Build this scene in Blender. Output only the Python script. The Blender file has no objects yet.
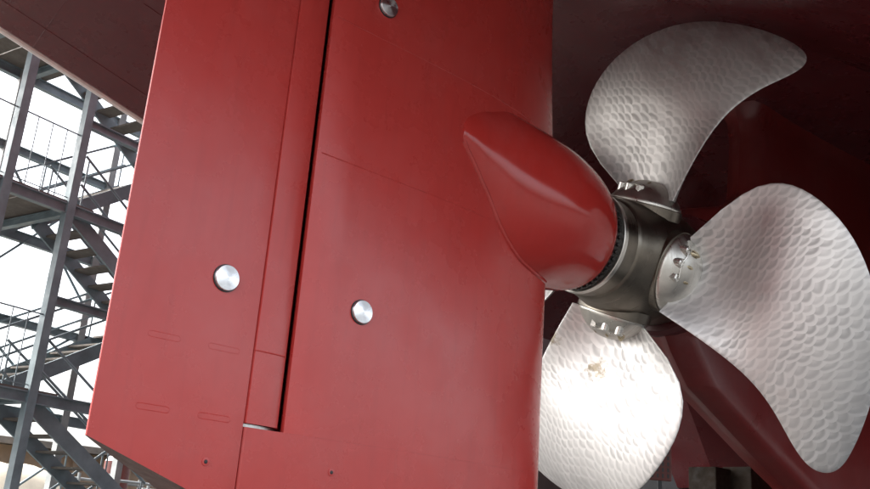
import bpy, bmesh, math, random
import numpy as np
from mathutils import Matrix, Vector
random.seed(7)
R = math.radians
sc = bpy.context.scene
COL = sc.collection

# ------------------------------------------------------------------ camera
F, P_, RO, AZ = 930.0, R(17.97), R(4.3), R(50)
CAM = Vector((0, 0, 1.6))
fw = Vector((math.cos(AZ)*math.cos(P_), math.sin(AZ)*math.cos(P_), math.sin(P_)))
rt0 = Vector((math.sin(AZ), -math.cos(AZ), 0)); up0 = rt0.cross(fw)
rt = math.cos(RO)*rt0 + math.sin(RO)*up0
up = -math.sin(RO)*rt0 + math.cos(RO)*up0
cd = bpy.data.cameras.new('camera'); cam = bpy.data.objects.new('camera', cd); COL.objects.link(cam)
cd.sensor_width = 36; cd.lens = 36*F/870; cd.clip_start = .05; cd.clip_end = 5000
M = Matrix((rt, up, -fw)).transposed().to_4x4(); M.translation = CAM
cam.matrix_world = M
sc.camera = cam

# ------------------------------------------------------------------ sky, sun, exposure
SUN_EL, SUN_AZ = 46, 138          # azimuth counter-clockwise from +X: from port and astern
sd = Vector((math.cos(R(SUN_AZ))*math.cos(R(SUN_EL)), math.sin(R(SUN_AZ))*math.cos(R(SUN_EL)), math.sin(R(SUN_EL))))
w = bpy.data.worlds.new('World'); sc.world = w; w.use_nodes = True
nt = w.node_tree; nt.nodes.clear()
sky = nt.nodes.new('ShaderNodeTexSky'); sky.sky_type = 'NISHITA'; sky.sun_disc = False
sky.sun_elevation = R(SUN_EL); sky.sun_rotation = math.atan2(sd.x, sd.y) % (2*math.pi)
sky.air_density = 1.0; sky.dust_density = 6.0; sky.ozone_density = 1.0
hs = nt.nodes.new('ShaderNodeHueSaturation'); hs.inputs['Saturation'].default_value = .35
bg = nt.nodes.new('ShaderNodeBackground'); bg.inputs['Strength'].default_value = .15
wo = nt.nodes.new('ShaderNodeOutputWorld')
nt.links.new(sky.outputs[0], hs.inputs['Color']); nt.links.new(hs.outputs[0], bg.inputs[0]); nt.links.new(bg.outputs[0], wo.inputs[0])
ld = bpy.data.lights.new('sun', 'SUN'); ld.energy = .8; ld.angle = R(30); ld.color = (1, .96, .9)
sun = bpy.data.objects.new('sun', ld); COL.objects.link(sun)
sun.rotation_euler = sd.to_track_quat('Z', 'Y').to_euler()
vs = sc.view_settings
vs.view_transform = 'Standard'; vs.look = 'None'; vs.gamma = 1; vs.use_curve_mapping = False; vs.exposure = 2.2

# ------------------------------------------------------------------ helpers
def link(o, parent=None):
    COL.objects.link(o)
    if parent is not None: o.parent = parent
    return o
def tag(o, label=None, cat=None, group=None, kind=None):
    if label: o['label'] = label
    if cat: o['category'] = cat
    if group: o['group'] = group
    if kind: o['kind'] = kind
    return o
def empty(name, loc=(0, 0, 0), rz=0):
    o = bpy.data.objects.new(name, None); COL.objects.link(o); o.location = loc; o.rotation_euler.z = rz
    return o
def child(o, parent):       # parent without moving a mesh that is already in world coordinates
    o.parent = parent
    m = parent.matrix_basis
    if parent.parent is not None: m = parent.parent.matrix_basis @ parent.matrix_parent_inverse @ m
    o.matrix_parent_inverse = m.inverted()
    return o
def mesh_obj(name, verts, faces, mat, parent=None, smooth=35, world=True):
    me = bpy.data.meshes.new(name); me.from_pydata([tuple(map(float, v)) for v in verts], [], faces); me.validate()
    if isinstance(mat, (list, tuple)):
        for m in mat: me.materials.append(m)
    else: me.materials.append(mat)
    bm = bmesh.new(); bm.from_mesh(me); bmesh.ops.recalc_face_normals(bm, faces=bm.faces); bm.to_mesh(me); bm.free()
    if smooth:
        me.polygons.foreach_set('use_smooth', [True]*len(me.polygons)); me.set_sharp_from_angle(angle=R(smooth))
    o = bpy.data.objects.new(name, me); COL.objects.link(o)
    if parent is not None: (child if world else lambda a, b: setattr(a, 'parent', b))(o, parent)
    return o
class MB:
    def __init__(s): s.v = []; s.f = []
    def add(s, v, f):
        n = len(s.v); s.v += [tuple(x) for x in v]; s.f += [tuple(i+n for i in q) for q in f]
    def box(s, c, d, rot=None):
        v = []
        for x in (-.5, .5):
            for y in (-.5, .5):
                for z in (-.5, .5):
                    q = Vector((x*d[0], y*d[1], z*d[2]))
                    if rot is not None: q = rot @ q
                    v.append(q+Vector(c))
        s.add(v, [(0, 1, 3, 2), (4, 6, 7, 5), (0, 4, 5, 1), (2, 3, 7, 6), (0, 2, 6, 4), (1, 5, 7, 3)])
    def bar(s, a, b, wd, ht, upv=(0, 0, 1)):
        a, b = Vector(a), Vector(b); x = (b-a); L = x.length; x.normalize(); u = Vector(upv)
        y = u.cross(x)
        if y.length < 1e-4: y = Vector((0, 1, 0)).cross(x)
        y.normalize(); z = x.cross(y)
        s.box((a+b)/2, (L, wd, ht), Matrix((x, y, z)).transposed())
    def tube(s, pts, r, n=8, closed=False, cap=True):
        pts = [Vector(p) for p in pts]; m = len(pts); rings = []
        rr = r if hasattr(r, '__len__') else [r]*m
        t0 = (pts[1]-pts[0]).normalized(); ref = Vector((0, 0, 1)) if abs(t0.z) < .9 else Vector((1, 0, 0))
        vv = []
        for i, p in enumerate(pts):
            a = pts[i-1] if (i > 0 or closed) else p; b = pts[(i+1) % m] if (i < m-1 or closed) else p
            t = (b-a).normalized(); y = ref.cross(t).normalized(); z = t.cross(y); ref = z.copy() if False else ref
            if abs(t.dot(ref)) > .95: y = Vector((0, 1, 0)).cross(t).normalized(); z = t.cross(y)
            for k in range(n):
                an = 2*math.pi*k/n; vv.append(p+rr[i]*(math.cos(an)*y+math.sin(an)*z))
        ff = []
        for i in range(m if closed else m-1):
            j = (i+1) % m
            for k in range(n): ff.append((i*n+k, i*n+(k+1) % n, j*n+(k+1) % n, j*n+k))
        if cap and not closed: ff += [tuple(range(n))[::-1], tuple((m-1)*n+k for k in range(n))]
        s.add(vv, ff)
    def lathe(s, prof, o, ax, n=48, cap=True):          # prof: (along, radius)
        o, ax = Vector(o), Vector(ax).normalized(); y = ax.orthogonal().normalized(); z = ax.cross(y)
        vv = []; m = len(prof)
        for (h, r) in prof:
            for k in range(n):
                an = 2*math.pi*k/n; vv.append(o+ax*h+r*(math.cos(an)*y+math.sin(an)*z))
        ff = [(i*n+k, i*n+(k+1) % n, (i+1)*n+(k+1) % n, (i+1)*n+k) for i in range(m-1) for k in range(n)]
        if cap: ff += [tuple(range(n))[::-1], tuple((m-1)*n+k for k in range(n))]
        s.add(vv, ff)
    def obj(s, name, mat, parent=None, smooth=35, bevel=0, world=True):
        o = mesh_obj(name, s.v, s.f, mat, parent, smooth, world)
        if bevel:
            b = o.modifiers.new('bevel', 'BEVEL'); b.width = bevel; b.segments = 2; b.limit_method = 'ANGLE'; b.angle_limit = R(40)
        return o

# ------------------------------------------------------------------ materials
def newmat(name):
    m = bpy.data.materials.new(name); m.use_nodes = True
    return m, m.node_tree, m.node_tree.nodes['Principled BSDF']
def noise(t, scale, detail=3, rough=.5, vec=None, coord='Object', dist=0):
    n = t.nodes.new('ShaderNodeTexNoise'); n.inputs['Scale'].default_value = scale; n.inputs['Detail'].default_value = detail
    n.inputs['Roughness'].default_value = rough; n.inputs['Distortion'].default_value = dist
    if vec is None:
        tc = t.nodes.new('ShaderNodeTexCoord'); vec = tc.outputs[coord]
    t.links.new(vec, n.inputs['Vector']); return n.outputs['Fac']
def ramp(t, f, stops):
    r = t.nodes.new('ShaderNodeValToRGB'); t.links.new(f, r.inputs[0])
    while len(r.color_ramp.elements) < len(stops): r.color_ramp.elements.new(.5)
    for e, (p, c) in zip(r.color_ramp.elements, stops):
        e.position = p; e.color = (*c, 1) if len(c) == 3 else c
    return r.outputs[0]
def g(v): return (v, v, v)
def mapr(t, f, a, b, c, d):
    n = t.nodes.new('ShaderNodeMapRange'); t.links.new(f, n.inputs[0])
    for i, v in enumerate((a, b, c, d)): n.inputs[i+1].default_value = v
    return n.outputs[0]
def bump(t, b, h, strength, dist):
    n = t.nodes.new('ShaderNodeBump'); n.inputs['Strength'].default_value = strength; n.inputs['Distance'].default_value = dist
    t.links.new(h, n.inputs['Height']); t.links.new(n.outputs[0], b.inputs['Normal'])
def mixc(t, f, a, b, mode='MIX'):
    n = t.nodes.new('ShaderNodeMix'); n.data_type = 'RGBA'; n.blend_type = mode
    for sock, v in ((n.inputs[0], f), (n.inputs[6], a), (n.inputs[7], b)):
        if hasattr(v, 'is_output') or hasattr(v, 'node'): t.links.new(v, sock)
        else: sock.default_value = v if not isinstance(v, tuple) else (*v, 1)
    return n.outputs[2]
def plain(name, col, rough=.5, metal=0, var=.15, scale=6, bumpd=0):
    m, t, b = newmat(name)
    f = noise(t, scale, 5, .6)
    c = ramp(t, f, [(.3, tuple(x*(1-var) for x in col)), (.7, tuple(min(1, x*(1+var)) for x in col))])
    t.links.new(c, b.inputs['Base Color']); b.inputs['Roughness'].default_value = rough; b.inputs['Metallic'].default_value = metal
    t.links.new(mapr(t, noise(t, scale*3, 4), .3, .7, rough*.8, min(1, rough*1.2)), b.inputs['Roughness'])
    if bumpd: bump(t, b, noise(t, scale*8, 4), .5, bumpd)
    return m
def paint(name, col, rough, dirt=(.26, .022, .019), spec=.5, coat=0):
    m, t, b = newmat(name)
    big = noise(t, .9, 6, .6); mid = noise(t, 7, 5, .65)
    c1 = mixc(t, mapr(t, big, .35, .7, 0, .35), col, tuple(x*.82 for x in col))
    tc = t.nodes.new('ShaderNodeTexCoord'); mp = t.nodes.new('ShaderNodeMapping'); mp.inputs['Scale'].default_value = (9, 9, .8)
    t.links.new(tc.outputs['Object'], mp.inputs['Vector'])
    streak = noise(t, 1.6, 5, .6, mp.outputs[0])
    c2 = mixc(t, mapr(t, streak, .5, .9, 0, .30), c1, dirt)
    c3 = mixc(t, mapr(t, mid, .5, .9, 0, .18), c2, tuple(min(1, x*1.25+.02) for x in col))
    dust = mapr(t, noise(t, 1.4, 7, .68), .48, .78, 0, .22)
    c3 = mixc(t, dust, c3, tuple(x*.7+.10 for x in col))
    mp2 = t.nodes.new('ShaderNodeMapping'); mp2.inputs['Scale'].default_value = (2.2, 2.2, 26); mp2.inputs['Rotation'].default_value = (0, .35, 0)
    t.links.new(tc.outputs['Object'], mp2.inputs['Vector'])
    scuff = mapr(t, noise(t, 2.0, 6, .7, mp2.outputs[0]), .66, .9, 0, .25)
    c3 = mixc(t, scuff, c3, tuple(x*.6+.07 for x in col))
    t.links.new(c3, b.inputs['Base Color'])
    t.links.new(mapr(t, noise(t, 2.2, 5, .6), .3, .75, rough*.82, rough*1.25), b.inputs['Roughness'])
    b.inputs['Specular IOR Level'].default_value = spec
    if coat: b.inputs['Coat Weight'].default_value = coat; b.inputs['Coat Roughness'].default_value = .12
    # roller texture and slight plate waviness
    h = t.nodes.new('ShaderNodeMath'); h.operation = 'MULTIPLY_ADD'
    t.links.new(noise(t, 140, 2), h.inputs[0]); h.inputs[1].default_value = .012; t.links.new(noise(t, 2.5, 2), h.inputs[2])
    bump(t, b, h.outputs[0], .3, .010)
    return m
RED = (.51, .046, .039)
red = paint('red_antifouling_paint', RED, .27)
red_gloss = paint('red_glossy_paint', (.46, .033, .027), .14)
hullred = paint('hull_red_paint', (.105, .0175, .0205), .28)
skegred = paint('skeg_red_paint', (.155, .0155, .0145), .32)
dark = plain('dark_steel', (.02, .02, .022), .45, 0, .3)
bare = plain('bare_steel', (.5, .49, .47), .35, .9, .2, 20)
steelgrey = plain('painted_grey_steel', (.18, .24, .265), .5, 0, .25, 3)
galv = plain('galvanised_steel', (.26, .28, .28), .5, 0, .2, 4)
deckm = plain('weathered_deck_plate', (.13, .115, .10), .75, 0, .25, 5)
nut = plain('pale_zinc_nut', (.75, .74, .70), .3, .9, .15, 20)
brass = plain('stained_brass', (.50, .43, .30), .3, .95, .35, 25)
concrete = plain('dock_floor_concrete', (.085, .082, .077), .85, 0, .25, .6, .004)
wood = plain('keel_block_timber', (.022, .014, .008), .9, 0, .35, 5)
brown = plain('brown_shed_cladding', (.20, .145, .10), .8, 0, .3, .8)
cream = plain('cream_tarpaulin', (.62, .55, .42), .7, 0, .15, 2)
white = plain('white_board', (.8, .78, .76), .6, 0, .08, 4)
pink = plain('orange_red_plastic', (.12, .028, .022), .6, 0, .2, 4)
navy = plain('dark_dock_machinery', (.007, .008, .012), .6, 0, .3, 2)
palerim = plain('pale_sunlit_chine', (.78, .72, .68), .4, 0, .15, 3)  # pale colour stands in for sunlight caught along the chine edge

def node_math(t, op, *ins):
    n = t.nodes.new('ShaderNodeMath'); n.operation = op
    for i, v in enumerate(ins):
        if isinstance(v, (int, float)): n.inputs[i].default_value = v
        else: t.links.new(v, n.inputs[i])
    return n.outputs[0]
def node_smooth(t, f, a, b):
    n = t.nodes.new('ShaderNodeMapRange'); n.interpolation_type = 'SMOOTHSTEP'; t.links.new(f, n.inputs[0])
    n.inputs[1].default_value = a; n.inputs[2].default_value = b
    return n.outputs[0]
def blade_metal(stains=()):
    m, t, b = newmat('ground_propeller_metal')
    mm = lambda op, *a: node_math(t, op, *a)
    tc = t.nodes.new('ShaderNodeTexCoord')
    # hand-ground scallops: overlapping discs in rows, bent by noise
    nz = t.nodes.new('ShaderNodeTexNoise'); nz.inputs['Scale'].default_value = 1.7; nz.inputs['Detail'].default_value = 3
    t.links.new(tc.outputs['UV'], nz.inputs['Vector'])
    sub = t.nodes.new('ShaderNodeVectorMath'); sub.operation = 'MULTIPLY_ADD'
    t.links.new(nz.outputs['Color'], sub.inputs[0]); sub.inputs[1].default_value = (.24, .24, 0); t.links.new(tc.outputs['UV'], sub.inputs[2])
    sp = t.nodes.new('ShaderNodeSeparateXYZ'); t.links.new(sub.outputs[0], sp.inputs[0])
    WX, HY, RR = .126, .060, .101
    uu, vv = sp.outputs[0], sp.outputs[1]
    row = mm('FLOOR', mm('DIVIDE', vv, HY))
    res_h = None; res_id = None
    cand = []
    for j in (1, 0, -1):
        rj = mm('ADD', row, float(j))
        off = mm('MULTIPLY', mm('FLOORED_MODULO', rj, 2.0), WX/2)
        ci = mm('ROUND', mm('DIVIDE', mm('SUBTRACT', uu, off), WX))
        cu = mm('ADD', mm('MULTIPLY', ci, WX), off)
        dv = mm('SUBTRACT', vv, mm('MULTIPLY', rj, HY)); du = mm('SUBTRACT', uu, cu)
        d = mm('DIVIDE', mm('SQRT', mm('ADD', mm('MULTIPLY', du, du), mm('MULTIPLY', dv, dv))), RR)
        cand.append((d, mm('LESS_THAN', d, 1.0), mm('ADD', mm('MULTIPLY', ci, 7.31), mm('MULTIPLY', rj, 3.17)), dv))
    d, i_, idd, dvv = cand[0]
    val = d; ids = idd; dv_ = dvv
    for (d2, ins, id2, dv2) in (cand[1], cand[2]):
        val = mm('ADD', mm('MULTIPLY', val, mm('SUBTRACT', 1.0, ins)), mm('MULTIPLY', d2, ins))
        ids = mm('ADD', mm('MULTIPLY', ids, mm('SUBTRACT', 1.0, ins)), mm('MULTIPLY', id2, ins))
        dv_ = mm('ADD', mm('MULTIPLY', dv_, mm('SUBTRACT', 1.0, ins)), mm('MULTIPLY', dv2, ins))
    wn = t.nodes.new('ShaderNodeTexWhiteNoise'); wn.noise_dimensions = '1D'; t.links.new(ids, wn.inputs['W'])
    fade = mapr(t, noise(t, 1.3, 3, .5, tc.outputs['UV']), .40, .62, .45, 1)
    fine = noise(t, 60, 3, .6, tc.outputs['UV'])
    # each pass of the grinder: bright rim glint put into colour, dull inner edge
    sm = lambda x0, x1: node_smooth(t, val, x0, x1)
    amp = mm('MULTIPLY', fade, mapr(t, wn.outputs['Value'], 0, 1, .45, 1))
    rim = mm('MULTIPLY', sm(.70, .86), amp)
    edge = mm('MULTIPLY', mm('SUBTRACT', sm(.30, .62), sm(.66, .80)), amp)
    c = mixc(t, rim, (.74, .73, .72), (.92, .91, .90))
    c = mixc(t, edge, c, (.53, .525, .52))
    c = mixc(t, mm('MULTIPLY', wn.outputs['Value'], mm('MULTIPLY', fade, .2)), c, (.55, .54, .53))
    c = mixc(t, mapr(t, noise(t, .9, 4, .6, tc.outputs['UV']), .4, .7, 0, .3), c, (.50, .49, .49))
    stain = mapr(t, noise(t, 3.1, 5, .65, tc.outputs['UV']), .68, .76, 0, .35)
    c = mixc(t, stain, c, (.42, .35, .24))
    for (su, sv, rad) in stains:
        dn = t.nodes.new('ShaderNodeVectorMath'); dn.operation = 'DISTANCE'
        t.links.new(tc.outputs['UV'], dn.inputs[0]); dn.inputs[1].default_value = (su, sv, 0)
        q = mm('ADD', mm('DIVIDE', dn.outputs['Value'], rad), mm('MULTIPLY', mm('SUBTRACT', noise(t, 13, 5, .7, tc.outputs['UV']), .5), 4.5))
        c = mixc(t, mapr(t, q, .3, 1.2, .8, 0), c, (.27, .215, .13))
    t.links.new(c, b.inputs['Base Color'])
    b.inputs['Metallic'].default_value = 1
    rr = mm('ADD', mm('MULTIPLY', edge, .10), mm('ADD', mm('MULTIPLY', fine, .08), mm('MULTIPLY', wn.outputs['Value'], .10)))
    t.links.new(mm('ADD', rr, .46), b.inputs['Roughness'])
    hgt = mm('ADD', mm('MULTIPLY', fine, .12), mm('MULTIPLY', noise(t, 4, 3, .5, tc.outputs['UV']), 1.2))
    bump(t, b, hgt, .3, .003)
    return m
bladem = blade_metal(); bladem_stained = blade_metal(((4.372, 5.929, .10), (4.90, 6.10, .07)))
def turned(name, col, rough, axis):
    m, t, b = newmat(name)
    b.inputs['Metallic'].default_value = 1
    tc = t.nodes.new('ShaderNodeTexCoord'); mp = t.nodes.new('ShaderNodeMapping'); mp.inputs['Scale'].default_value = (60, 1.2, 1.2)
    t.links.new(tc.outputs['Object'], mp.inputs['Vector'])
    f = noise(t, 2, 4, .6, mp.outputs[0]); f2 = noise(t, 3.0, 5, .65)
    c = mixc(t, mapr(t, f2, .4, .7, 0, .7), col, tuple(x*.62 for x in col))
    t.links.new(c, b.inputs['Base Color'])
    t.links.new(mapr(t, f, .3, .7, rough*.75, rough*1.3), b.inputs['Roughness'])
    b.inputs['Anisotropic'].default_value = .4
    return m
bandm = plain('dark_oxidised_steel', (.05, .047, .045), .4, .6, .3, 12)
hubm = turned('turned_hub_bronze', (.24, .215, .18), .34, 'X')
ringm = turned('machined_hub_ring', (.72, .70, .65), .32, 'X')
def disc_mat():
    m, t, b = newmat('spun_aluminium')
    b.inputs['Metallic'].default_value = 1; b.inputs['Base Color'].default_value = (.86, .87, .88, 1); b.inputs['Roughness'].default_value = .32
    b.inputs['Anisotropic'].default_value = .9; b.inputs['Anisotropic Rotation'].default_value = .25
    tg = t.nodes.new('ShaderNodeTangent'); tg.direction_type = 'RADIAL'; tg.axis = 'Z'
    t.links.new(tg.outputs[0], b.inputs['Tangent'])
    t.links.new(mapr(t, noise(t, 30, 4), .3, .7, .25, .42), b.inputs['Roughness'])
    return m
spun = disc_mat()

# ------------------------------------------------------------------ ground
mb = MB(); mb.add([(-400, -400, 0), (400, -400, 0), (400, 400, 0), (-400, 400, 0)], [(0, 1, 2, 3)])
tag(mb.obj('ground', concrete, smooth=0), 'pale concrete dock floor under the ship', kind='structure')

# ------------------------------------------------------------------ ship hull
YC, ZS = 5.3557, 4.3751          # centreline and shaft height
HULL_A, HULL_F, HB = -1.8, 34.0, 4.65
def z_roof(x): return 6.8 + .2*max(0, 6.7-x)
def z_chine(x): return max(4.9, 6.15-.27*(x-3.78))
def w_crease(x): return max(.12, min(3.0, .75+.29*(x-6.7)))
def hull_z(x, dy):
    a = abs(dy); wc = w_crease(x); zr = z_roof(x); zc = min(zr, z_chine(x))
    z = zr if a <= wc else zr + (zc-zr)*(a-wc)/(HB-wc)
    x0 = 12.4-2.4*max(0, min(1, (a-.8)/1.6))
    deep = 6.8-max(0, min(4.1, 1.35*(x-x0)))
    k = 1 if a <= 3.65 else max(0, 1-(a-3.65)/.45)
    return z+(min(z, deep)-z)*k
hull = tag(empty('ship_hull', (HULL_F, YC, 0)), 'dark maroon red ship stern hull overhanging the rudder and propeller', 'ship hull')
xs = list(np.linspace(HULL_A, 16, 60)) + [18, 20, 23, 26, 30, HULL_F]
v = []; nx = len(xs)
fr = [0, .5, 1, 1.06, 1.2, 1.4, 1.6, 1.8, 2.0]
for x in xs:
    wc = w_crease(x)
    ys = [-HB, -4.1, -3.65, -2.4-wc*.2, -wc*.8, -.8, 0, .8, wc*.8, 2.4+wc*.2, 3.65, 4.1, HB] if x > 9.5 else [-HB, -4.1, -3.65, -3.05, -wc, -wc*.5, 0, wc*.5, wc, 3.05, 3.65, 4.1, HB]
    v += [(x, YC+y, hull_z(x, y)) for y in ys]
    v += [(x, YC+HB+.18, z_chine(x)+.07 if z_roof(x) > z_chine(x) else hull_z(x, HB)+.07), (x, YC+HB+.5, hull_z(x, HB)+6)]
n = 15
f = [(i*n+j, i*n+j+1, (i+1)*n+j+1, (i+1)*n+j) for i in range(nx-1) for j in range(n-1)]
# starboard side shell and transom
base = len(v)
for x in xs: v.append((x, YC-HB-.5, hull_z(x, -HB)+6))
f += [(i*n, base+i, base+i+1, (i+1)*n) for i in range(nx-1)]
f += [tuple([base]+list(range(0, n)))]
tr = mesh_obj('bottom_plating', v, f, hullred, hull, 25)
mb = MB()
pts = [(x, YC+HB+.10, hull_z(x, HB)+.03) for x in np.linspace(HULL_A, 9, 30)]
mb.tube(pts, .045, 8); mb.obj('lit_chine_edge', palerim, hull)
# plate seams on the bottom
for yy in (3.2, 4.3):
    mb = MB(); mb.tube([(x, YC+yy, hull_z(x, yy)-.001) for x in np.linspace(HULL_A, 9, 24)], .006, 6); mb.obj('weld_seam', hullred, hull)
for xx in (.6, 2.4, 4.2):
    mb = MB(); mb.tube([(xx, YC+y, hull_z(xx, y)-.001) for y in np.linspace(.4, HB, 14)], .005, 6); mb.obj('weld_seam', hullred, hull)
# deadwood skeg with stern boss
zz = sorted(set(list(np.round(np.linspace(2.25, 6.6, 59), 3))+[1.95, 2.2, 2.5, 2.75, 3.03, 3.29, 3.45, 3.6, 3.72, 3.85, 4.05, 4.25, 4.45, 4.65, 4.85, 5.0, 5.12, 5.25, 5.45, 5.7, 6.0, 6.3, 6.5, 6.65, 6.78, 6.95]))
def x_aft(z): return float(np.interp(z, [1.95, 2.2, 2.5, 2.75, 3.03, 3.29, 3.6, 3.75, 4.0, 4.7, 5.0, 5.15, 5.4, 5.65, 6.43, 6.65, 6.8, 6.95],
                               [10.7, 10.2, 9.63, 9.05, 8.46, 7.9, 7.62, 7.52, 7.5, 7.5, 7.56, 7.8, 8.6, 8.93, 9.03, 8.99, 8.90, 8.8]))
ss = [0, .01, .03, .07, .13, .22, .35, .5, .7, 1]
def half(x, z, d):
    b_ = .22 + .45*max(0, x-10)/6
    boss = .56*math.exp(-((z-ZS)/.62)**4)*max(0, 1-max(0, x-8)/4.5)
    fl = max(0, (z-6.6)/.35)**2*.12
    h = max(b_, boss)+fl
    return h*min(1, math.sqrt(min(1, d/.10))) if True else h
v = []; m_ = len(ss)
for sgn in (-1, 1):
    for z in zz:
        xa = x_aft(z)
        for s in ss:
            x = xa+(16-xa)*s
            v.append((x, YC+sgn*half(x, z, x-xa), z))
nz_ = len(zz); f = []
for q in (0, 1):
    o_ = q*nz_*m_
    f += [(o_+i*m_+j, o_+i*m_+j+1, o_+(i+1)*m_+j+1, o_+(i+1)*m_+j) for i in range(nz_-1) for j in range(m_-1)]
f += [tuple([0*m_+j, 0*m_+j+1, nz_*m_+j+1, nz_*m_+j]) for j in range(m_-1)]
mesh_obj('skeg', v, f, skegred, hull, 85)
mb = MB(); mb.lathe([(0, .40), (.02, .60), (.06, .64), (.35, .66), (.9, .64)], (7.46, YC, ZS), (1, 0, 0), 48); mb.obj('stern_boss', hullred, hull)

# ------------------------------------------------------------------ rudder
rud = tag(empty('rudder', (4.0, YC, 1.55)), 'large glossy red rudder with trailing flap standing behind the propeller', 'rudder')
YN, HT = 5.0, .3557
HX = 2.87                                # flap hinge axis
def x_le(z): return 5.74 + .09*math.exp(-((z-4.7)/1.1)**2) if z > 4.4 else 5.70 + .05*math.exp(-((z-4.5)/.6)**2)
def main_half(x, z):
    xl = x_le(z); xm = 3.95
    return HT if x <= xm else HT*max(0, 1-((x-xm)/(xl-xm))**2.15)**.5
def sect(z, low):
    xl = x_le(z); xm = 3.95; near = []
    tw = .035*math.tanh((z-ZS)/.5)
    if low: near += [(2.822, 0.02), (2.822, HT-.012), (2.834, HT)]
    else:
        for a in np.linspace(0, math.asin(.312/.386), 9): near.append((HX+.386*math.cos(a), .386*math.sin(a)))
        near += [(3.094, HT-.03), (3.097, HT-.004), (3.102, HT)]
    near += [(3.4, HT), (3.7, HT)]
    for t_ in np.linspace(0, 1, 22):
        a = t_*math.pi/2; x = xm+(xl-xm)*math.sin(a)**1.0
        near.append((x, main_half(x, z)))
    cen = lambda x: YC + tw*max(0, (x-4.6)/1.1)**2
    P = [(x, cen(x)-h, z) for x, h in near]
    P += [(x, cen(x)+h, z) for x, h in near[::-1][1:]]
    if near[0][1] == 0: P = P[:-1]
    return P
def loft(secs, cap=True):
    n = len(secs[0]); v = [p for s in secs for p in s]
    f = [(i*n+j, i*n+(j+1) % n, (i+1)*n+(j+1) % n, (i+1)*n+j) for i in range(len(secs)-1) for j in range(n)]
    if cap: f += [tuple(range(n))[::-1], tuple((len(secs)-1)*n+j for j in range(n))]
    return v, f
ZN = 2.20
v, f = loft([sect(z, False) for z in [ZN]+list(np.linspace(2.5, 6.9, 45))])
mesh_obj('main_blade', v, f, red, rud, 40)
v, f = loft([sect(z, True) for z in np.linspace(1.5, ZN-.0005, 10)])
mesh_obj('heel_block', v, f, red, rud, 40)
mb = MB(); mb.lathe([(0, .30), (0, .343), (.018, .343), (.018, .30)], (HX, YC, ZN+.001), (0, 0, 1), 64); mb.obj('bearing_ring', bare, rud)
mb = MB(); mb.lathe([(0, .22), (.75, .24)], (4.1, YC, 6.88), (0, 0, 1), 32); mb.obj('rudder_stock', red, rud)
# flap
def flap_sect(z, nose):
    near = [(1.885, 5.006), (1.888, 5.0), (1.90, 5.0)]
    near += [(x, 5.0) for x in (2.1, 2.4, 2.7, 2.805)]
    far = [(1.886, 5.014), (1.9, 5.026), (2.1, 5.16), (2.4, 5.31), (2.7, 5.52), (2.805, 5.62)]
    if nose:
        half_ = [(2.8165, .340), (2.822, .3480), (2.827, .3585), (2.87, .3605), (2.93, .3600), (2.985, .356), (3.03, .349), (3.058, .336), (3.072, .315), (3.085, .28), (3.16, .19), (3.20, .10)]
        pts = [(x, YC-h) for x, h in half_]+[(3.215, YC)]+[(x, YC+h) for x, h in half_[::-1]]
    else:
        pts = near+[(2.811, 5.001), (2.8155, 5.010), (2.8155, 5.62)]+far[::-1]
    return [(x, y, z) for x, y in pts]
zt = 6.75
def zbot(x): return 2.03-.36*(x-1.89)
top = flap_sect(zt, False); bot = [(x, y, zbot(x)) for x, y, _ in top]
bot2 = [(x, y, zbot(x)+.012) for x, y, _ in top]
v, f = loft([bot, bot2]+[flap_sect(z, False) for z in np.linspace(2.3, zt, 20)])
underside_mat = plain('brown_flap_underside', (.10, .062, .055), .8, 0, .3, 5)  # darker, rougher brown for the faces that point down
flap = mesh_obj('flap', v, f, [red, underside_mat], rud, 30)
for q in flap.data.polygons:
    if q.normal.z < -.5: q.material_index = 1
flap['label'] = 'movable red trailing flap of the rudder'
v, f = loft([flap_sect(z, True) for z in [ZN+.022]+list(np.linspace(2.5, zt, 20))])
mesh_obj('hinge_nose', v, f, red, flap, 30)
lo = flap
mb = MB(); mb.box((HX+.372, YC, 4.5), (.05, .10, 4.5)); mb.obj('gap_light_stop', dark, rud, 0)  # added dark strip, stops light leaking through the hinge gap
# slot plug welds and seams on the near face
def slot(x0, x1, z, parent, h=.017, r=.0038):
    pts = []
    for a in np.linspace(math.pi/2, 3*math.pi/2, 7): pts.append((x0+h+h*math.cos(a), 5.0015, z+h*math.sin(a)))
    for a in np.linspace(-math.pi/2, math.pi/2, 7): pts.append((x1-h+h*math.cos(a), 5.0015, z+h*math.sin(a)))
    mb = MB(); mb.tube(pts, r, 6, closed=True); return mb.obj('slot_weld', red, parent)
for z in (2.225, 2.635, 3.045, 3.455, 3.865, 4.275, 4.685, 5.095):
    for (x0, x1) in ((2.13, 2.33), (2.51, 2.72)):
        if abs(z-3.045) < .05 and x0 > 2.4: continue
        r = .0026 if z < 2.3 else (.0022 if z < 2.7 else .0015)
        slot(x0, x1, z, flap, r=r)
def near_y(x, z):
    tw = .035*math.tanh((z-ZS)/.5)
    return YC + tw*max(0, (x-4.6)/1.1)**2 - main_half(x, z)
for z, x1 in ((4.09, 4.78), (5.15, 5.5)):
    mb = MB(); mb.tube([(x, near_y(x, z)+.001, z) for x in np.linspace(3.13, x1, 24)], .0045, 6); mb.obj('weld_seam', red, rud)
for z in (2.665,):
    mb = MB(); mb.tube([(x, YC-h, z) for x, h in ((2.825, .357), (2.87, .3605), (2.93, .3600), (2.985, .356), (3.03, .349), (3.058, .336))], .0045, 6); mb.obj('weld_seam', red, flap)
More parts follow.
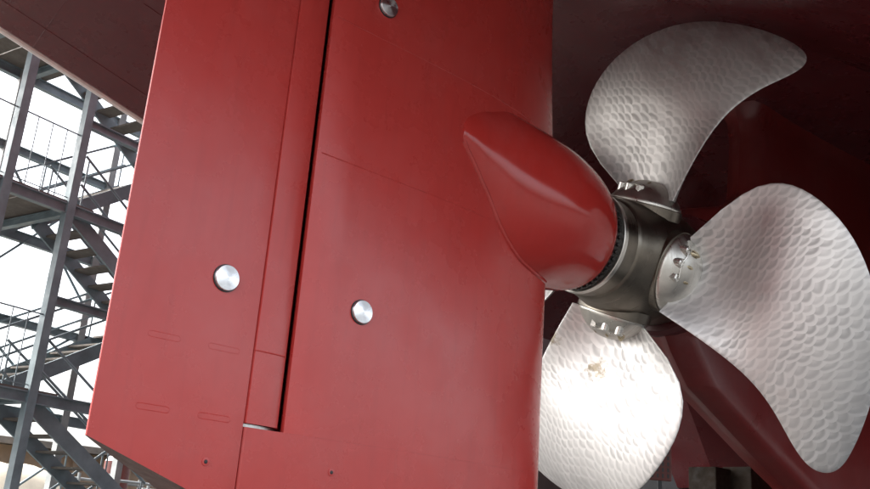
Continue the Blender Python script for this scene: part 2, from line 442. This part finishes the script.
# bright discs
for (x, z, par) in ((2.56, 3.06, flap), (3.59, 3.07, rud), (3.56, 5.43, rud)):
    mb = MB(); mb.lathe([(0, .0865), (.006, .0865), (.006, .083)], (x, 5.0, z), (0, -1, 0), 40); rim = mb.obj('disc_shadow_ring', dark, par)  # dark ring stands in for the shadow gap around the disc
    m2 = MB(); m2.lathe([(0, .079), (.020, .079), (.0235, .0765), (.029, .04), (.033, .002)], (0, 0, 0), (0, 0, 1), 48)
    d_ = m2.obj('bright_disc', spun, None, 25, world=False)
    d_.matrix_world = Matrix.Translation((x, 4.997, z)) @ Matrix.Rotation(R(90), 4, 'X'); bpy.context.view_layer.update()
    mw = d_.matrix_world.copy(); d_.parent = par; d_.matrix_parent_inverse = Matrix() if par is flap else par.matrix_basis.inverted()
    if par is flap: d_.matrix_parent_inverse = (rud.matrix_basis @ flap.matrix_parent_inverse).inverted()
# drain plugs
for (x, z, par) in ((2.60, 1.97, lo), (3.48, 2.0, rud)):
    mb = MB(); mb.lathe([(0, .024), (.004, .024), (.005, .012), (.0, .010)], (x, 5.0, z), (0, -1, 0), 20); mb.obj('drain_boss', red, rud)
    mb = MB(); mb.lathe([(0, .011), (.0055, .011), (.007, .004)], (x, 5.0, z), (0, -1, 0), 14); mb.obj('drain_plug', dark, rud)
# bulb fairing
def bs_row(x, lo_, hi_, a_):       # fairing section that meets the rudder side between two heights
    return (x, a_, (hi_-lo_)/2/math.sqrt(1-(.3557/a_)**2), (hi_+lo_)/2)
BS_ = [bs_row(4.405, 4.700, 4.730, .3565), bs_row(4.415, 4.66, 4.775, .366), bs_row(4.45, 4.605, 4.83, .380), bs_row(4.52, 4.535, 4.885, .398), bs_row(4.62, 4.43, 4.935, .418), bs_row(4.72, 4.33, 4.965, .442),
       (4.9, .495, .65, 4.575), (5.14, .565, .70, 4.50), (5.4, .62, .69, 4.465),
       (5.65, .635, .655, 4.45), (5.9, .60, .60, 4.43), (6.06, .55, .545, 4.405), (6.14, .505, .50, 4.385), (6.168, .478, .478, ZS)]
bx = [b[0] for b in BS_]
def cubic(xs_, ys_, x):       # catmull-rom through uneven knots
    i = max(0, min(len(xs_)-2, int(np.searchsorted(xs_, x)-1)))
    def sl(k):
        if k == 0: return (ys_[1]-ys_[0])/(xs_[1]-xs_[0])
        if k == len(xs_)-1: return (ys_[-1]-ys_[-2])/(xs_[-1]-xs_[-2])
        return (ys_[k+1]-ys_[k-1])/(xs_[k+1]-xs_[k-1])
    h = xs_[i+1]-xs_[i]; t_ = (x-xs_[i])/h; a, b = sl(i)*h, sl(i+1)*h
    return (2*t_**3-3*t_**2+1)*ys_[i]+(t_**3-2*t_**2+t_)*a+(-2*t_**3+3*t_**2)*ys_[i+1]+(t_**3-t_**2)*b
secs = []
for x in np.concatenate([np.linspace(4.405, 4.45, 8), np.linspace(4.46, 4.6, 10), np.linspace(4.62, 6.168, 44)]):
    a, b, zc = (cubic(bx, [q[k] for q in BS_], x) for k in (1, 2, 3))
    secs.append([(x, YC+a*math.cos(t_), zc+b*math.sin(t_)) for t_ in np.linspace(0, 2*math.pi, 73)[:-1]])
v, f = loft(secs); bulb = mesh_obj('bulb_fairing', v, f, red_gloss, rud, 40)
seam = []
for x in np.linspace(4.42, 5.62, 40):
    a, b, zc = (cubic(bx, [q[k] for q in BS_], x) for k in (1, 2, 3))
    best = None
    for t_ in np.linspace(-.5*math.pi, 0, 200):
        y_, z_ = YC-a*math.cos(t_), zc+b*math.sin(t_)
        e = abs(y_-near_y(x, z_))
        if best is None or e < best[0]: best = (e, (x, near_y(x, z_)-.002, z_))
    seam.append(best[1])
mb = MB(); mb.tube(seam, .019, 8); mb.obj('weld_seam', red_gloss, rud)
bulb['label'] = 'glossy red streamlined bulb on the rudder leading edge'

# ------------------------------------------------------------------ propeller
G = (6.973, YC, ZS, .4003, .0356, .0893)
ctrls = [np.array(q) for q in (
    [[-0.072, -0.329, 0.677], [-0.05, -0.825, 0.927], [-0.052, -1.062, 1.247], [-0.062, -1.042, 1.672], [-0.021, -0.803, 2.097], [0.106, -0.375, 2.402], [0.248, 0.078, 2.487], [0.36, 0.54, 2.428], [0.402, 0.84, 2.322], [0.385, 0.984, 2.22], [0.315, 1.002, 2.089], [0.189, 0.879, 1.932], [0.025, 0.663, 1.705], [-0.118, 0.493, 1.289], [-0.203, 0.429, 0.631]],
    [[-0.075, -0.353, 0.635], [-0.048, -0.822, 0.935], [-0.056, -1.031, 1.243], [-0.057, -0.968, 1.623], [-0.003, -0.732, 2.01], [0.11, -0.349, 2.272], [0.25, 0.098, 2.413], [0.359, 0.564, 2.416], [0.415, 0.986, 2.363], [0.406, 1.241, 2.297], [0.307, 1.276, 2.096], [0.177, 1.021, 1.883], [0.044, 0.709, 1.619], [-0.093, 0.534, 1.2], [-0.22, 0.377, 0.639]],
    [[-0.062, -0.432, 0.579], [-0.028, -0.93, 0.841], [-0.039, -1.11, 1.215], [-0.055, -1.011, 1.662], [-0.0, -0.799, 2.09], [0.113, -0.397, 2.344], [0.247, 0.091, 2.44], [0.355, 0.555, 2.428], [0.407, 0.918, 2.353], [0.392, 1.112, 2.245], [0.314, 1.101, 2.109], [0.188, 0.935, 1.924], [0.029, 0.763, 1.629], [-0.129, 0.633, 1.165], [-0.217, 0.356, 0.557]],
    [[-0.073, -0.341, 0.656], [-0.049, -0.823, 0.931], [-0.054, -1.046, 1.245], [-0.06, -1.005, 1.647], [-0.012, -0.767, 2.054], [0.108, -0.362, 2.337], [0.249, 0.088, 2.45], [0.359, 0.552, 2.422], [0.409, 0.913, 2.343], [0.395, 1.113, 2.258], [0.311, 1.139, 2.092], [0.183, 0.95, 1.908], [0.035, 0.686, 1.662], [-0.106, 0.514, 1.245], [-0.212, 0.403, 0.635]])]
def spline(ctrl, ts, n=15, deg=3):
    kn = np.r_[[0]*deg, np.linspace(0, 1, n-deg+1), [1]*deg]; ts = np.asarray(ts, float)
    def N(i, k):
        if k == 0: return (((kn[i] <= ts) & (ts < kn[i+1])) | ((ts >= 1) & (kn[i+1] == 1) & (kn[i] < 1))).astype(float)
        a = 0 if kn[i+k] == kn[i] else (ts-kn[i])/(kn[i+k]-kn[i])*N(i, k-1)
        b = 0 if kn[i+k+1] == kn[i+1] else (kn[i+k+1]-ts)/(kn[i+k+1]-kn[i+1])*N(i+1, k-1)
        return a+b
    return np.stack([N(i, deg) for i in range(n)], -1) @ ctrl
ya, pt = G[4], G[5]
RM = Matrix.Rotation(ya, 3, 'Z') @ Matrix(((math.cos(pt), 0, -math.sin(pt)), (0, 1, 0), (math.sin(pt), 0, math.cos(pt))))
def blade_matrix(k):
    a = G[3]+k*math.pi/2; s, c = math.sin(a), math.cos(a)
    # local (axial, tangential, radial) -> x, y=-(rad*s+tan*c), z=rad*c-tan*s
    L = Matrix(((1, 0, 0), (0, -c, -s), (0, -s, c)))
    return (Matrix.Translation(G[:3]) @ (RM @ L).to_4x4())
def V3(a): return Vector(map(float, a))
prop = tag(empty('propeller', (G[0], YC, ZS)), 'large four-bladed propeller of bright ground metal with dark bronze hub', 'propeller')
NW, NSX, VT = 46, 30, .655
CAMB = .02
def blade_mesh(ctrl):
    ws = 1-(1-np.linspace(0, 1, NW))**1.5
    E1 = spline(ctrl, VT*ws); E2 = spline(ctrl, 1-(1-VT)*ws)
    s_ = .5-.5*np.cos(np.linspace(0, math.pi, NSX))
    face = []; back = []; uvs = []
    for i in range(NW):
        a, b = E1[i], E2[i]; ch = b-a; cl = np.linalg.norm(ch)+1e-9
        # spanwise tangent for the normal
        j0, j1 = max(0, i-1), min(NW-1, i+1)
        span = (E1[j1]+E2[j1]-E1[j0]-E2[j0]); nrm = np.cross(ch, span); nrm /= np.linalg.norm(nrm)+1e-9
        if nrm[0] > 0: nrm = -nrm        # towards astern (the visible face)
        tmax = (.11*(1-ws[i])**1.4+.022)*min(1, cl/.35)
        rf, rb = [], []
        for s in s_:
            p = a+ch*s + nrm*(CAMB*cl*4*s*(1-s))*min(1, .25+ws[i]*3) + np.array([.24, 0, 0])*(4*s*(1-s))*math.exp(-(ws[i]/.15)**2)
            th = tmax*(4*s*(1-s))**.6+.006
            rf.append(p+nrm*th*.5); rb.append(p-nrm*th*.5)
        face.append(rf); back.append(rb)
    v = [p for r in face for p in r]+[p for r in back for p in r]
    n = NSX; o = NW*n; f = []
    for i in range(NW-1):
        for j in range(n-1):
            f.append((i*n+j, i*n+j+1, (i+1)*n+j+1, (i+1)*n+j)); f.append((o+i*n+j, o+(i+1)*n+j, o+(i+1)*n+j+1, o+i*n+j+1))
        f.append((i*n, (i+1)*n, o+(i+1)*n, o+i*n)); f.append((i*n+n-1, o+i*n+n-1, o+(i+1)*n+n-1, (i+1)*n+n-1))
    f.append(tuple(range(n))+tuple(o+j for j in range(n))[::-1])
    f.append(tuple((NW-1)*n+j for j in range(n))+tuple(o+(NW-1)*n+j for j in range(n))[::-1])
    # inner stub into the palm
    return v, f
def uv_planar(me):
    uv = me.uv_layers.new(name='UVMap'); co = [vt.co.copy() for vt in me.vertices]
    for l in me.loops:
        c = co[l.vertex_index]; a_ = .6
        uv.data[l.index].uv = (c.y*math.cos(a_)-c.z*math.sin(a_)+5, c.y*math.sin(a_)+c.z*math.cos(a_)+5)
def place(o, k, parent):
    o.matrix_world = blade_matrix(k)
    return o
# prototype parts in blade-local coordinates (axial, tangential, radial)
pm = MB(); pm.lathe([(.46, .378), (.560, .378), (.578, .374), (.594, .360), (.625, .338), (.668, .300), (.710, .250), (.748, .190), (.775, .125), (.788, .065), (.791, .01)], (-.02, 0, 0), (0, 0, 1), 64)
palm0 = pm.obj('palm', ringm, None, 30); 
for vt in palm0.data.vertices: vt.co.x = -.02+(vt.co.x+.02)*.72
pm = MB(); pm.lathe([(.45, .392), (.545, .392), (.552, .386), (.552, .37)], (-.02, 0, 0), (0, 0, 1), 64)
seat0 = pm.obj('palm_rim', hubm, None, 30)
for vt in seat0.data.vertices: vt.co.x = -.02+(vt.co.x+.02)*.74
bolt_spots = [(-.150, -.225), (-.200, -.10), (-.205, .035)]
kids = []
for (ax_, tg_) in bolt_spots:
    mb = MB(); mb.lathe([(.60, .044), (.705, .044), (.715, .036), (.715, .02), (.70, .016)], (ax_, tg_, 0), (0, 0, 1), 6 if tg_ > -.1 else 16); kids.append(('bolt', mb.obj('bolt', nut, None, 30).data, None))
    mb = MB()
    prof = [(0, .012), (.02, .034), (.05, .040), (.085, .030), (.11, .012), (.118, .002)]
    mb.lathe(prof, (ax_+.05, tg_+.012, .665), (.42, .12, .9), 16); kids.append(('bolt_recess', mb.obj('bolt_recess', brass, None, 40).data, None))
mb = MB(); mb.tube([(a_, t_, .716+.008*math.sin(i*2)) for i, (a_, t_) in enumerate([(-.150, -.225), (-.175, -.165), (-.200, -.10), (-.203, -.03), (-.205, .035)])], .006, 6)
kids.append(('lock_wire', mb.obj('lock_wire', nut, None, 40).data, None))
for o in list(COL.objects):
    if o.name.split('.')[0] in ('bolt', 'bolt_recess', 'lock_wire') and o.parent is None: bpy.data.objects.remove(o)
PI_ = prop.matrix_basis.inverted()
for k in range(4):
    b = mesh_obj('blade', *blade_mesh(ctrls[k]), bladem_stained if k == 2 else bladem, None, 40); uv_planar(b.data)
    mwk = blade_matrix(k)
    b.parent = prop; b.matrix_parent_inverse = PI_; b.matrix_basis = mwk
    for src in (palm0, seat0):
        c = src if k == 0 else src.copy()
        if k: COL.objects.link(c)
        c.parent = b
    for nm, me, _ in kids:
        c = bpy.data.objects.new(nm, me); COL.objects.link(c); c.parent = b
# hub
mb = MB()
prof = [(-.66, .40), (-.66, .462), (-.65, .47), (-.50, .475), (-.485, .49), (-.47, .50), (-.36, .515), (-.30, .545), (-.15, .582), (.1, .595), (.35, .575), (.47, .545), (.50, .50), (.52, .42)]
mb.lathe(prof, G[:3], (1, 0, 0), 96); hub = mb.obj('hub', hubm, prop, 30)
mb = MB(); mb.lathe([(-.70, .40), (-.70, .478), (-.695, .485), (-.655, .487), (-.648, .48), (-.648, .40)], G[:3], (1, 0, 0), 96); mb.obj('hub_ring', ringm, hub, 30)
mb = MB(); mb.lathe([(-.86, .36), (-.86, .450), (-.69, .452), (-.69, .36)], G[:3], (1, 0, 0), 96); mb.obj('seal_band', bandm, hub, 30)
bm_ = MB(); bm_.lathe([(0, .021), (.020, .021), (.024, .015)], (0, 0, 0), (0, 0, 1), 6); b_me = None
for i in range(44):
    a = 2*math.pi*i/44
    if i == 0: bo = bm_.obj('band_bolt', bandm, None, 30); b_me = bo.data
    else: bo = bpy.data.objects.new('band_bolt', b_me); COL.objects.link(bo)
    bo.parent = hub; bo.matrix_parent_inverse = (prop.matrix_basis @ hub.matrix_parent_inverse).inverted()
    dr = Vector((0, math.cos(a), math.sin(a)))
    bo.matrix_basis = Matrix.Translation(Vector((G[0]-.745, YC, ZS))+dr*.449) @ dr.to_track_quat('Z', 'X').to_matrix().to_4x4()

# ------------------------------------------------------------------ stair tower
TA = R(15.8)
tower = tag(empty('stair_tower', (4.1008, 13.1185, 0), TA), 'tall dark grey steel stair tower with zigzag flights beside the dock', 'stair tower')
TP = []
def tpart(mb, name, mat, bevel=0): o = mb.obj(name, mat, tower, 30, 0, world=False); return o
def tbar(name, a, b, wd, ht, mat=steelgrey, upv=(0, 0, 1)):
    mb = MB(); mb.bar(a, b, wd, ht, upv); return tpart(mb, name, mat)
def ibeam(name, a, b, h=.14, wd=.10, mat=steelgrey):
    a, b = Vector(a), Vector(b); mb = MB(); u = Vector((0, 0, 1))
    mb.bar(a, b, .02, h-.036)
    mb.bar(a+u*(h/2-.009), b+u*(h/2-.009), wd, .018); mb.bar(a-u*(h/2-.009), b-u*(h/2-.009), wd, .018)
    return tpart(mb, name, mat)
HTOP = 11.4
for (u_, v_, m_) in ((0, 0, steelgrey), (-1.02, 0, steelgrey), (1.36+.62, 2.0, galv), (0, 2.0, galv), (3.2, 0, steelgrey), (3.2, 2.0, galv), (-1.02, 2.0, galv), (-3.2, 0, steelgrey), (-3.2, 2, galv)):
    mb = MB(); mb.box((u_, v_, HTOP/2), (.13, .13, HTOP))
    tpart(mb, 'post', m_)
LV = [3.12, 5.83, 8.45]; MV = [4.49, 7.2, 1.78, 9.9]
for z in LV:
    for v_ in (0.0, 2.0): ibeam('beam', (-3.2, v_, z), (3.2, v_, z), .16)
    for u_ in (-3.2, -1.02, 0.06): ibeam('beam', (u_, .02, z-.003), (u_, 1.98, z-.003), .12)
    for i in range(4):
        mb = MB(); mb.box((-2.85+i*.93, 1.0, z+.095), (.91, 2.05, .03)); tpart(mb, 'deck_plate', deckm)
for z in MV:
    for v_ in (0.0, 2.0): ibeam('beam', (.02 if v_ == 0 else -1.0, v_, z), (3.2, v_, z), .13)
    mb = MB(); mb.box((2.72, 1.0, z+.08), (.95, 2.0, .03)); tpart(mb, 'deck_plate', deckm)
def flight(u0, z0, u1, z1, v0, v1, rails=True):
    a0, a1 = Vector((u0, v0, z0)), Vector((u1, v0, z1)); dv_ = Vector((0, v1-v0, 0))
    for o_ in (Vector((0, 0, 0)), dv_):
        tbar('stringer', a0+o_, a1+o_, .04, .22)
    n_ = max(2, int(round(abs(z1-z0)/.19)))
    for i in range(1, n_):
        c = a0.lerp(a1, i/n_)+dv_/2+Vector((0, 0, .03))
        mb = MB(); mb.box(c, (.26, abs(v1-v0)-.045, .03)); tpart(mb, 'tread', deckm)
    if rails:
        for o_ in (Vector((0, 0, 0)), dv_):
            for hh in (.5, .95):
                mb = MB(); mb.tube([a0+o_+Vector((0, 0, hh)), a1+o_+Vector((0, 0, hh))], .02, 6); tpart(mb, 'handrail', steelgrey)
            for t_ in (.03, .97):
                p = a0.lerp(a1, t_)+o_; mb = MB(); mb.tube([p, p+Vector((0, 0, .95))], .014, 6); tpart(mb, 'baluster', steelgrey)
flight(.18, 5.80, 2.25, 4.52, .1, .98)           # level 5.83 down to the right
flight(2.2, 4.45, -.30, 3.02, 1.05, 1.95)          # from the landing down to the left
flight(.10, 3.05, 2.25, 1.70, .1, .98)
flight(2.2, 1.72, .1, .1, 1.05, 1.95)
flight(2.2, 7.22, .1, 5.80, 1.05, 1.95)
flight(.0, 8.47, 2.1, 7.17, .1, .98, False)
def rail(u0, u1, v_, z0, top=1.1, n_=4):
    mb = MB(); mb.tube([(u0, v_, z0+top), (u1, v_, z0+top)], .012, 6); tpart(mb, 'guard_rail', steelgrey)
    mb = MB(); mb.tube([(u0, v_, z0+.12), (u1, v_, z0+.12)], .008, 6); tpart(mb, 'guard_rail', steelgrey)
    for i in range(n_+1):
        u_ = u0+(u1-u0)*i/n_; mb = MB(); mb.tube([(u_, v_, z0), (u_, v_, z0+top)], .008, 6); tpart(mb, 'baluster', steelgrey)
for z in LV[:2]: rail(-.98, -.04, 0, z+.04); rail(-3.15, -1.06, 0, z+.04, 1.1, 7)
rail(-3.1, -.1, 2.0, LV[0], 1.1, 8)
for (a, b) in (((0, 2.0, 7.1), (1.9, 2.0, 5.1)), ((1.9, 2.0, 7.1), (0, 2.0, 5.1)), ((0, 2.0, 4.5), (1.9, 2.0, 3.1)), ((1.9, 2.0, 4.5), (0, 2, 3.1)), ((-1, 2.0, 4.5), (0, 2.0, 3.1)), ((-1, 2, 7.1), (0, 2, 5.9))):
    mb = MB(); mb.tube([a, b], .022, 6); tpart(mb, 'brace', steelgrey)

# ------------------------------------------------------------------ keel blocks, background
def at(x, y, d):
    q = fw + rt*(x-435)/F - up*(y-244.5)/F
    return CAM+q*d
for i, (px, d, wd) in enumerate(((722, 12.0, .40), (756, 12.0, .40), (690, 17, .8), (775, 17, .8))):
    p = at(px, 480, d); t_ = tag(empty('keel_block', (p.x, p.y, 0)), ['stacked timber keel block left of its twin under the hull', 'stacked timber keel block right of its twin under the hull', 'far dark keel block under the hull', 'farthest keel block right of the keel edge'][i], 'keel block', 'keel blocks under the hull')
    h = at(px, 470, d).z
    nl = 7
    for k in range(nl):
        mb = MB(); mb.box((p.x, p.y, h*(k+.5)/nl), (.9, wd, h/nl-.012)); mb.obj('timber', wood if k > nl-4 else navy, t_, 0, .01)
p = at(90, 489, 24)
shed = tag(empty('workshop_shed', (8, 26, 0)), 'long low brown workshop shed far behind the stair tower', 'shed')
mb = MB(); mb.box((12, 30, 1.7), (50, 6, 3.4)); mb.obj('wall', brown, shed, 0)
mb = MB(); mb.box((12, 30, 3.5), (50.6, 6.8, .18)); mb.obj('roof', deckm, shed, 0)
for i in range(16):
    mb = MB(); mb.box((2+i*1.6, 26.95, 1.7), (.12, .12, 3.4)); mb.obj('wall_rib', brown, shed, 0)

# dark machinery under the hull, perforated red panel beside it
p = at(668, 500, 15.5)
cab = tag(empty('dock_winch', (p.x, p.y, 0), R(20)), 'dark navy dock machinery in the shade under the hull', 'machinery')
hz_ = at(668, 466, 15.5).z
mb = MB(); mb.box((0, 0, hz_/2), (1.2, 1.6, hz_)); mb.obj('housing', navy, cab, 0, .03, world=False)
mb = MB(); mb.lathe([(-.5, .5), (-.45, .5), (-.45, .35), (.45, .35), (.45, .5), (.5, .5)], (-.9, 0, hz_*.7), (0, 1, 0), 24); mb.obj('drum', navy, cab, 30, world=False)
p = at(660, 464, 9.6)
pan = tag(empty('perforated_panel', (p.x, p.y, 0), R(-40)), 'small orange-red perforated panel behind the lowest blade', 'panel')
mb = MB(); mb.bar((0, .02, 0), (0, .02, p.z+.1), .04, .04); mb.obj('stand', dark, pan, 0, world=False)
mb = MB(); mb.box((0, 0, p.z), (.24, .02, .34)); mb.obj('plate', pink, pan, 0, .01, world=False)
for i in range(4):
    for j in range(5):
        mb = MB(); mb.box((-.081+i*.054, -.0108, p.z-.12+j*.06), (.02, .002, .04)); mb.obj('slot', dark, pan, 0, world=False)
# scaffold and stores beyond the stair tower
def scaffold(px, d, h, label):
    p = at(px, 489, d); t_ = tag(empty('scaffold_frame', (p.x, p.y, 0), TA), label, 'scaffold')
    for u_ in (0, 1.6):
        for v_ in (0, 1.0):
            mb = MB(); mb.tube([(u_, v_, 0), (u_, v_, h)], .035, 8); mb.obj('pole', galv, t_, 30, world=False)
    for z in (h*.35, h*.7, h-.12):
        for v_ in (0, 1.0):
            mb = MB(); mb.tube([(-.15, v_+.04, z), (1.75, v_+.04, z)], .03, 8); mb.obj('ledger', galv, t_, 30, world=False)
    mb = MB(); mb.tube([(0, -.05, .2), (1.6, -.05, h-.2)], .028, 8); mb.obj('brace', galv, t_, 30, world=False)
    for i in range(3):
        mb = MB(); mb.box((.8, .2+i*.3, h*.7+.06), (1.8, .27, .045)); mb.obj('plank', deckm, t_, 0, world=False)
scaffold(108, 19, 2.55, 'pale galvanised scaffold frame low behind the rudder corner')
scaffold(178, 21, 2.5, 'galvanised scaffold frame partly hidden under the flap')
p = at(8, 452, 22)
tp = tag(empty('tarpaulin_cover', (p.x, p.y, 0), TA), 'cream tarpaulin draped over stores at the left edge', 'tarpaulin')
vv = []; ff = []
for i in range(9):
    for j in range(7):
        xx, yy = (i-4)*.45, (j-3)*.45
        zz_ = max(0, 2.75*(1-(abs(xx)/2.0)**4)*(1-(abs(yy)/1.5)**4))+.05*math.sin(i*2.1+j*1.3)
        vv.append((xx, yy, max(.02, zz_)))
ff = [(i*7+j, (i+1)*7+j, (i+1)*7+j+1, i*7+j+1) for i in range(8) for j in range(6)]
mesh_obj('cover', vv, ff, cream, tp, 60, world=False)
p = at(118, 462, 20.5)
bx_ = tag(empty('red_drum', (p.x, p.y, 0)), 'red drum with white lid standing by the scaffold', 'drum')
hh = p.z
mb = MB(); mb.lathe([(0, .26), (hh-.9, .28), (hh-.85, .24), (hh*.62, .24)][:2]+[(hh, .28)], (0, 0, 0), (0, 0, 1), 20); mb.obj('shell', pink, bx_, 30, world=False)
mb = MB(); mb.lathe([(hh+.001, .27), (hh+.10, .22)], (0, 0, 0), (0, 0, 1), 20); mb.obj('lid', white, bx_, 30, world=False)

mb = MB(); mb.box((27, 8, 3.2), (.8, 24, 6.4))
dw = tag(mb.obj('added_end_wall', navy, None, 0), 'added dark end wall covering the bright gap far under the hull', 'wall')  # wall added to close the bright gap below the hull

mb = MB(); mb.box((19.5, 15.4, 3.9), (16, .8, 7.8))
tag(mb.obj('sky_block_wall', plain('sky_block_dark', (.06, .05, .047), .9, 0, .3, .7), None, 0), 'added dark wall blocking the sky behind the propeller on the far side', 'wall')  # wall added to keep bright sky from showing below the bulb
